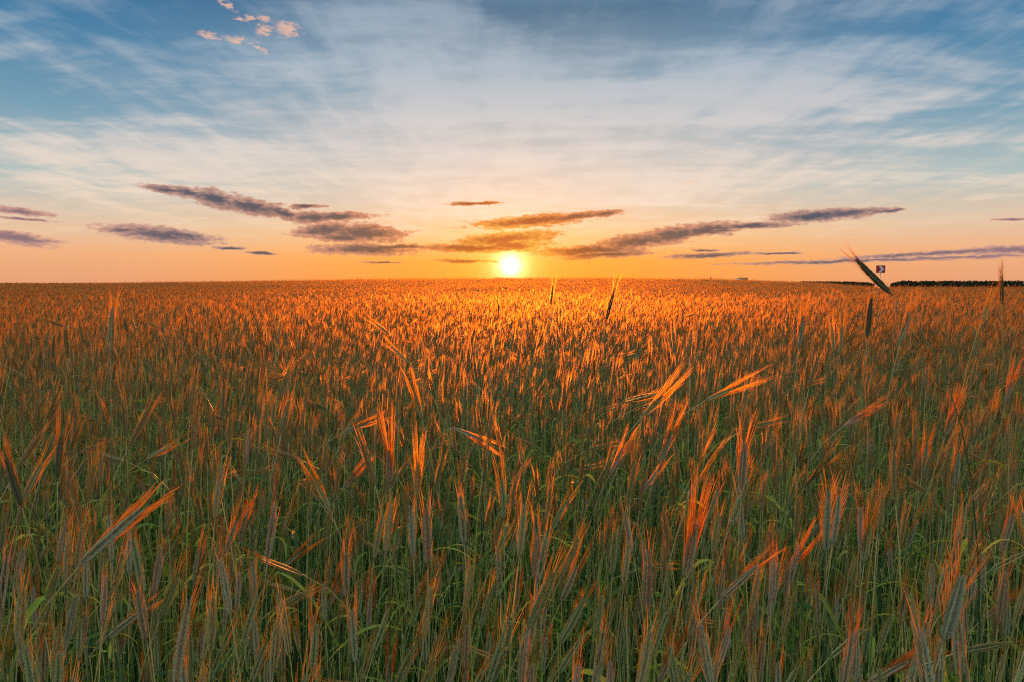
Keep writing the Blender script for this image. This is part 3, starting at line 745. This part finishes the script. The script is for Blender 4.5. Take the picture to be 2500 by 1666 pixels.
r_ = np.hypot(xy[:, 0], xy[:, 1]); a_ = np.abs(np.arctan2(xy[:, 0], xy[:, 1])); k_ = (r_ > 21.4) & (r_ < 55) & (a_ < .80); xy = xy[k_]
put(xy, zg.choice(V_PATCH, len(xy)), zg.choice([-.3, 0, .3], len(xy)) + zg.normal(0, .2, len(xy)), zg.uniform(.96, 1.04, len(xy)) * swell(xy))
xs, ys = np.meshgrid(np.arange(-170, 171, 1.8), np.arange(36, 190, 1.8)); xy = np.stack([xs.ravel(), ys.ravel()], 1) + zg.uniform(-.4, .4, (xs.size, 2))
r_ = np.hypot(xy[:, 0], xy[:, 1]); a_ = np.abs(np.arctan2(xy[:, 0], xy[:, 1])); k_ = (r_ > 54) & (r_ < 200) & (a_ < .78); xy = xy[k_]
put(xy, zg.choice(V_FAR, len(xy)), zg.normal(0, .3, len(xy)), zg.uniform(.97, 1.04, len(xy)) * swell(xy))
pos = np.concatenate(pos); idx = np.concatenate(idx).astype(np.int32); rotz_ = np.concatenate(rotz_); scl_ = np.concatenate(scl_)
print('instances', len(pos))
fm = bpy.data.meshes.new('rye_field'); fm.vertices.add(len(pos)); fm.vertices.foreach_set('co', pos.astype(np.float32).ravel())
for nm, ty, dat in (('vid', 'INT', idx), ('rz', 'FLOAT', rotz_.astype(np.float32)), ('sc', 'FLOAT', scl_.astype(np.float32))):
    a_ = fm.attributes.new(nm, ty, 'POINT'); a_.data.foreach_set('value', dat)
fm.update()
field = bpy.data.objects.new('rye_field', fm); C.objects.link(field)
tag(field, 'dense mass of ripening green and orange rye stretching to the horizon', 'rye field', None, 'stuff')
ng = bpy.data.node_groups.new('scatter', 'GeometryNodeTree')
ng.interface.new_socket('Geometry', in_out='INPUT', socket_type='NodeSocketGeometry'); ng.interface.new_socket('Geometry', in_out='OUTPUT', socket_type='NodeSocketGeometry')
gi = ng.nodes.new('NodeGroupInput'); go = ng.nodes.new('NodeGroupOutput')
ci = ng.nodes.new('GeometryNodeCollectionInfo'); ci.inputs['Collection'].default_value = src; ci.inputs['Separate Children'].default_value = True; ci.inputs['Reset Children'].default_value = True
ip = ng.nodes.new('GeometryNodeInstanceOnPoints'); ip.inputs['Pick Instance'].default_value = True
def nattr(nm, ty):
    n = ng.nodes.new('GeometryNodeInputNamedAttribute'); n.data_type = ty; n.inputs['Name'].default_value = nm; return n.outputs[0]
cx = ng.nodes.new('ShaderNodeCombineXYZ'); ng.links.new(nattr('rz', 'FLOAT'), cx.inputs[2])
m2p = ng.nodes.new('GeometryNodeMeshToPoints')
ng.links.new(gi.outputs[0], m2p.inputs[0]); ng.links.new(m2p.outputs[0], ip.inputs['Points']); ng.links.new(ci.outputs[0], ip.inputs['Instance'])
ng.links.new(nattr('vid', 'INT'), ip.inputs['Instance Index']); ng.links.new(cx.outputs[0], ip.inputs['Rotation']); ng.links.new(nattr('sc', 'FLOAT'), ip.inputs['Scale'])
ng.links.new(ip.outputs[0], go.inputs[0])
md = field.modifiers.new('scatter', 'NODES'); md.node_group = ng

# ------------------------------------------------------------------ far woods
wood_m = plant_mat('wood_foliage', [(.02, .032, .018), (.035, .045, .022), (.045, .05, .025)], (.05, .05, .03), .3, .1, .8, island=True, spec=.1)
def wood(name, px0, px1, dist, top0, top1, label, seed, n):
    g_ = np.random.default_rng(seed); mb = MB()
    xs_ = []; 
    for i in range(n):
        t = g_.random(); px_ = px0 + (px1 - px0) * t; p = at(px_, HORIZON, dist + g_.uniform(0, 45))
        tp = top0 + (top1 - top0) * t + .35 * math.sin(px_ * .11 + seed) + .3 * math.sin(px_ * .31)
        edge = min(1, (t * (px1 - px0)) / 22, ((1 - t) * (px1 - px0)) / 22)
        hm = (HORIZON - tp) / FPX * dist + H; gz = float(ground_z(p.x, p.y))
        z = gz + (hm * (.35 + .65 * edge) - gz) * (g_.random() ** .75) + g_.normal() * .25
        s_ = g_.uniform(1.2, 2.4); v = g_.normal(size=(4, 3)); v = v / np.linalg.norm(v, axis=1)[:, None] * s_ + [p.x, p.y, z]
        mb.add(v, [[0, 1, 2], [0, 2, 3], [0, 3, 1], [1, 3, 2]])
    o = link(name, mb, None, [wood_m]); tag(o, label, 'distant wood', None, 'stuff')
wood('distant_wood', 2175, 2900, 1200, 687.5, 686.5, 'dark band of distant woodland on the horizon at the right', 1, 15000)
wood('distant_wood', 1940, 2135, 1250, 687.5, 690, 'low dark tree line on the horizon left of the chevron sign', 2, 4500)
wood('distant_wood', -350, 300, 1400, 691.5, 692.8, 'faint dark tree line on the horizon at the far left', 3, 7000)

# ------------------------------------------------------------------ road signs
red = flat_mat('sign_red', (.42, .02, .04), .35); white = flat_mat('sign_white', (.78, .78, .80), .35); steel = flat_mat('galvanised_steel', (.42, .43, .44), .4, .7)
darkback = flat_mat('sign_edge', (.30, .10, .05), .5)
c = at(2150, 657.5, 47); gz = float(ground_z(c.x, c.y)); hz = c.z - gz
sg = empty('chevron_sign', (c.x, c.y, gz), R(-7)); tag(sg, 'square red road sign with a white chevron pointing right, on a post', 'road sign')
W_, H_ = .60, .52
mb = MB(); mb.box((-W_ / 2, -.012, hz - H_ / 2), (W_ / 2, .012, hz + H_ / 2)); pn = link('sign_panel', mb, sg, [red])
bm_ = MB()
t_ = .03
for lo, hi_b in (((-W_/2, -.016, hz + H_/2 - t_), (W_/2, -.0125, hz + H_/2)), ((-W_/2, -.016, hz - H_/2), (W_/2, -.0125, hz - H_/2 + t_)),
                 ((-W_/2, -.016, hz - H_/2 + t_), (-W_/2 + t_, -.0125, hz + H_/2 - t_)), ((W_/2 - t_, -.016, hz - H_/2 + t_), (W_/2, -.0125, hz + H_/2 - t_))):
    bm_.box(lo, hi_b)
link('border', bm_, pn, [darkback])
ch = MB(); y0, y1 = -.017, -.0125
poly = [(-.14, .225), (.04, .225), (.215, 0), (.04, -.225), (-.14, -.225), (.035, 0)]
vv = [(x, y0, hz + z) for x, z in poly] + [(x, y1, hz + z) for x, z in poly]
ch.add(vv, [[0, 5, 2, 1], [5, 4, 3, 2], [7, 8, 11, 6], [8, 9, 10, 11]] + [[i, (i + 1) % 6, 6 + (i + 1) % 6, 6 + i] for i in range(6)])
link('chevron', ch, pn, [white])
po = MB(); po.tube([(0, .04, -.3), (0, .04, hz + H_ / 2 - .03)], .032, 10, cap=True); link('post', po, sg, [steel], True)
br = MB()
for zo in (-.14, .14): br.box((-.09, .0125, hz + zo - .02), (.09, .075, hz + zo + .02))
link('bracket', br, sg, [steel])

c = at(1735, 678.8, 228); gz = float(ground_z(c.x, c.y)); hz = c.z - gz
sg = empty('warning_sign', (c.x, c.y, gz), R(5)); tag(sg, 'tiny dark triangular road sign poking over the field horizon', 'road sign')
r3 = .47; tri = [(0, r3), (r3 * .866, -r3 * .5), (-r3 * .866, -r3 * .5)]
def tri_mb(k_, y0, y1):
    m_ = MB(); m_.add([(x * k_, y0, hz + z * k_) for x, z in tri] + [(x * k_, y1, hz + z * k_) for x, z in tri], [[0, 2, 1], [3, 4, 5], [0, 1, 4, 3], [1, 2, 5, 4], [2, 0, 3, 5]]); return m_
pn = link('sign_panel', tri_mb(1, -.012, .012), sg, [red]); link('sign_face', tri_mb(.72, -.016, -.0125), pn, [flat_mat('sign_dark', (.10, .05, .04), .5)])
po = MB(); po.tube([(0, .045, -.3), (0, .045, hz - .1)], .032, 8, cap=True); link('post', po, sg, [steel], True)

# ------------------------------------------------------------------ truck on the road behind the crest
c = at(1806, 690, 262); gz = float(ground_z(c.x, c.y))
vt = empty('box_truck', (c.x, c.y, gz + .5), R(28)); tag(vt, 'truck with white cab and box coloured sunset-lit orange, half hidden behind the field crest', 'truck')
paint = flat_mat('white_paint', (.78, .77, .74), .3, 0, .05); glass = flat_mat('window_glass', (.03, .035, .04), .08); rub = flat_mat('rubber', (.03, .03, .03), .8); boxm = flat_mat('cargo_box_sunlit_tint', (.80, .33, .07), .45, 0, .1)  # cargo box: orange sunset light put into its base colour
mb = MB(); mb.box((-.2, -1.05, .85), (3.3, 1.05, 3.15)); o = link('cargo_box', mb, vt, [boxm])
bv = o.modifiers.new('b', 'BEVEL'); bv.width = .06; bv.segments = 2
cb = MB(); prof = [(-2.15, .55), (-2.2, 1.25), (-1.85, 1.55), (-1.45, 2.45), (-1.2, 2.62), (-.35, 2.62), (-.35, .55)]
n_ = len(prof); cb.add([(x, -.95, z) for x, z in prof] + [(x, .95, z) for x, z in prof], [list(range(n_)), list(range(n_, 2 * n_))[::-1]] + [[(i + 1) % n_, i, n_ + i, n_ + (i + 1) % n_] for i in range(n_)])
cabo = link('cab', cb, vt, [paint]); bv = cabo.modifiers.new('b', 'BEVEL'); bv.width = .05; bv.segments = 2
ws = MB(); ws.add([(-1.86, -.82, 1.60), (-1.86, .82, 1.60), (-1.49, .78, 2.40), (-1.49, -.78, 2.40)], [[0, 1, 2, 3]]); ws.v = (np.array(ws.v) + [-.012, 0, .006]).tolist()
link('windscreen', ws, cabo, [glass])
for s_ in (-1, 1):
    sw = MB(); sw.add([(-1.68, .956 * s_, 1.6), (-.6, .956 * s_, 1.6), (-.6, .956 * s_, 2.35), (-1.38, .956 * s_, 2.35)], [[0, 1, 2, 3]]); link('side_window', sw, cabo, [glass])
    hl = MB(); hl.box((-2.22, .62 * s_ - .14, .95), (-2.17, .62 * s_ + .14, 1.12)); link('headlight', hl, cabo, [white])
    mr = MB(); mr.box((-1.75, s_ * 1.03 - .07, 1.75), (-1.68, s_ * 1.03 + .07, 2.1)); link('mirror', mr, cabo, [rub])
    for x in (-1.4, 2.3):
        wh = MB(); wh.tube([(x, s_ * .98, .42), (x, s_ * .72, .42)], .42, 20, cap=True); wo_ = link('wheel', wh, vt, [rub])
        rm = MB(); rm.tube([(x, s_ * .985, .42), (x, s_ * .97, .42)], .22, 16, cap=True); link('rim', rm, wo_, [steel])
cs = MB(); cs.box((-.34, -.5, .5), (3.2, .5, .84)); link('chassis', cs, vt, [rub])
# the road it drives on
rv = []
rp = [(-20, 300), (20, 285), (60, 268), (88, 262), (130, 240), (190, 200)]
for i in range(61):
    t = i / 60 * (len(rp) - 1); a = min(int(t), len(rp) - 2); f_ = t - a
    x = rp[a][0] * (1 - f_) + rp[a + 1][0] * f_; y = rp[a][1] * (1 - f_) + rp[a + 1][1] * f_
    for o_ in (-3.5, 0, 3.5): rv.append((x, y + o_, float(ground_z(x, y + o_)) + .49))
rm_ = bpy.data.meshes.new('road'); rm_.from_pydata(rv, [], [[3 * i + j, 3 * i + j + 1, 3 * i + j + 4, 3 * i + j + 3] for i in range(60) for j in range(2)]); rm_.update()
rm_.materials.append(flat_mat('asphalt', (.05, .05, .05), .85, 0, .3, 3)); ro = bpy.data.objects.new('road', rm_); C.objects.link(ro); ro['kind'] = 'structure'
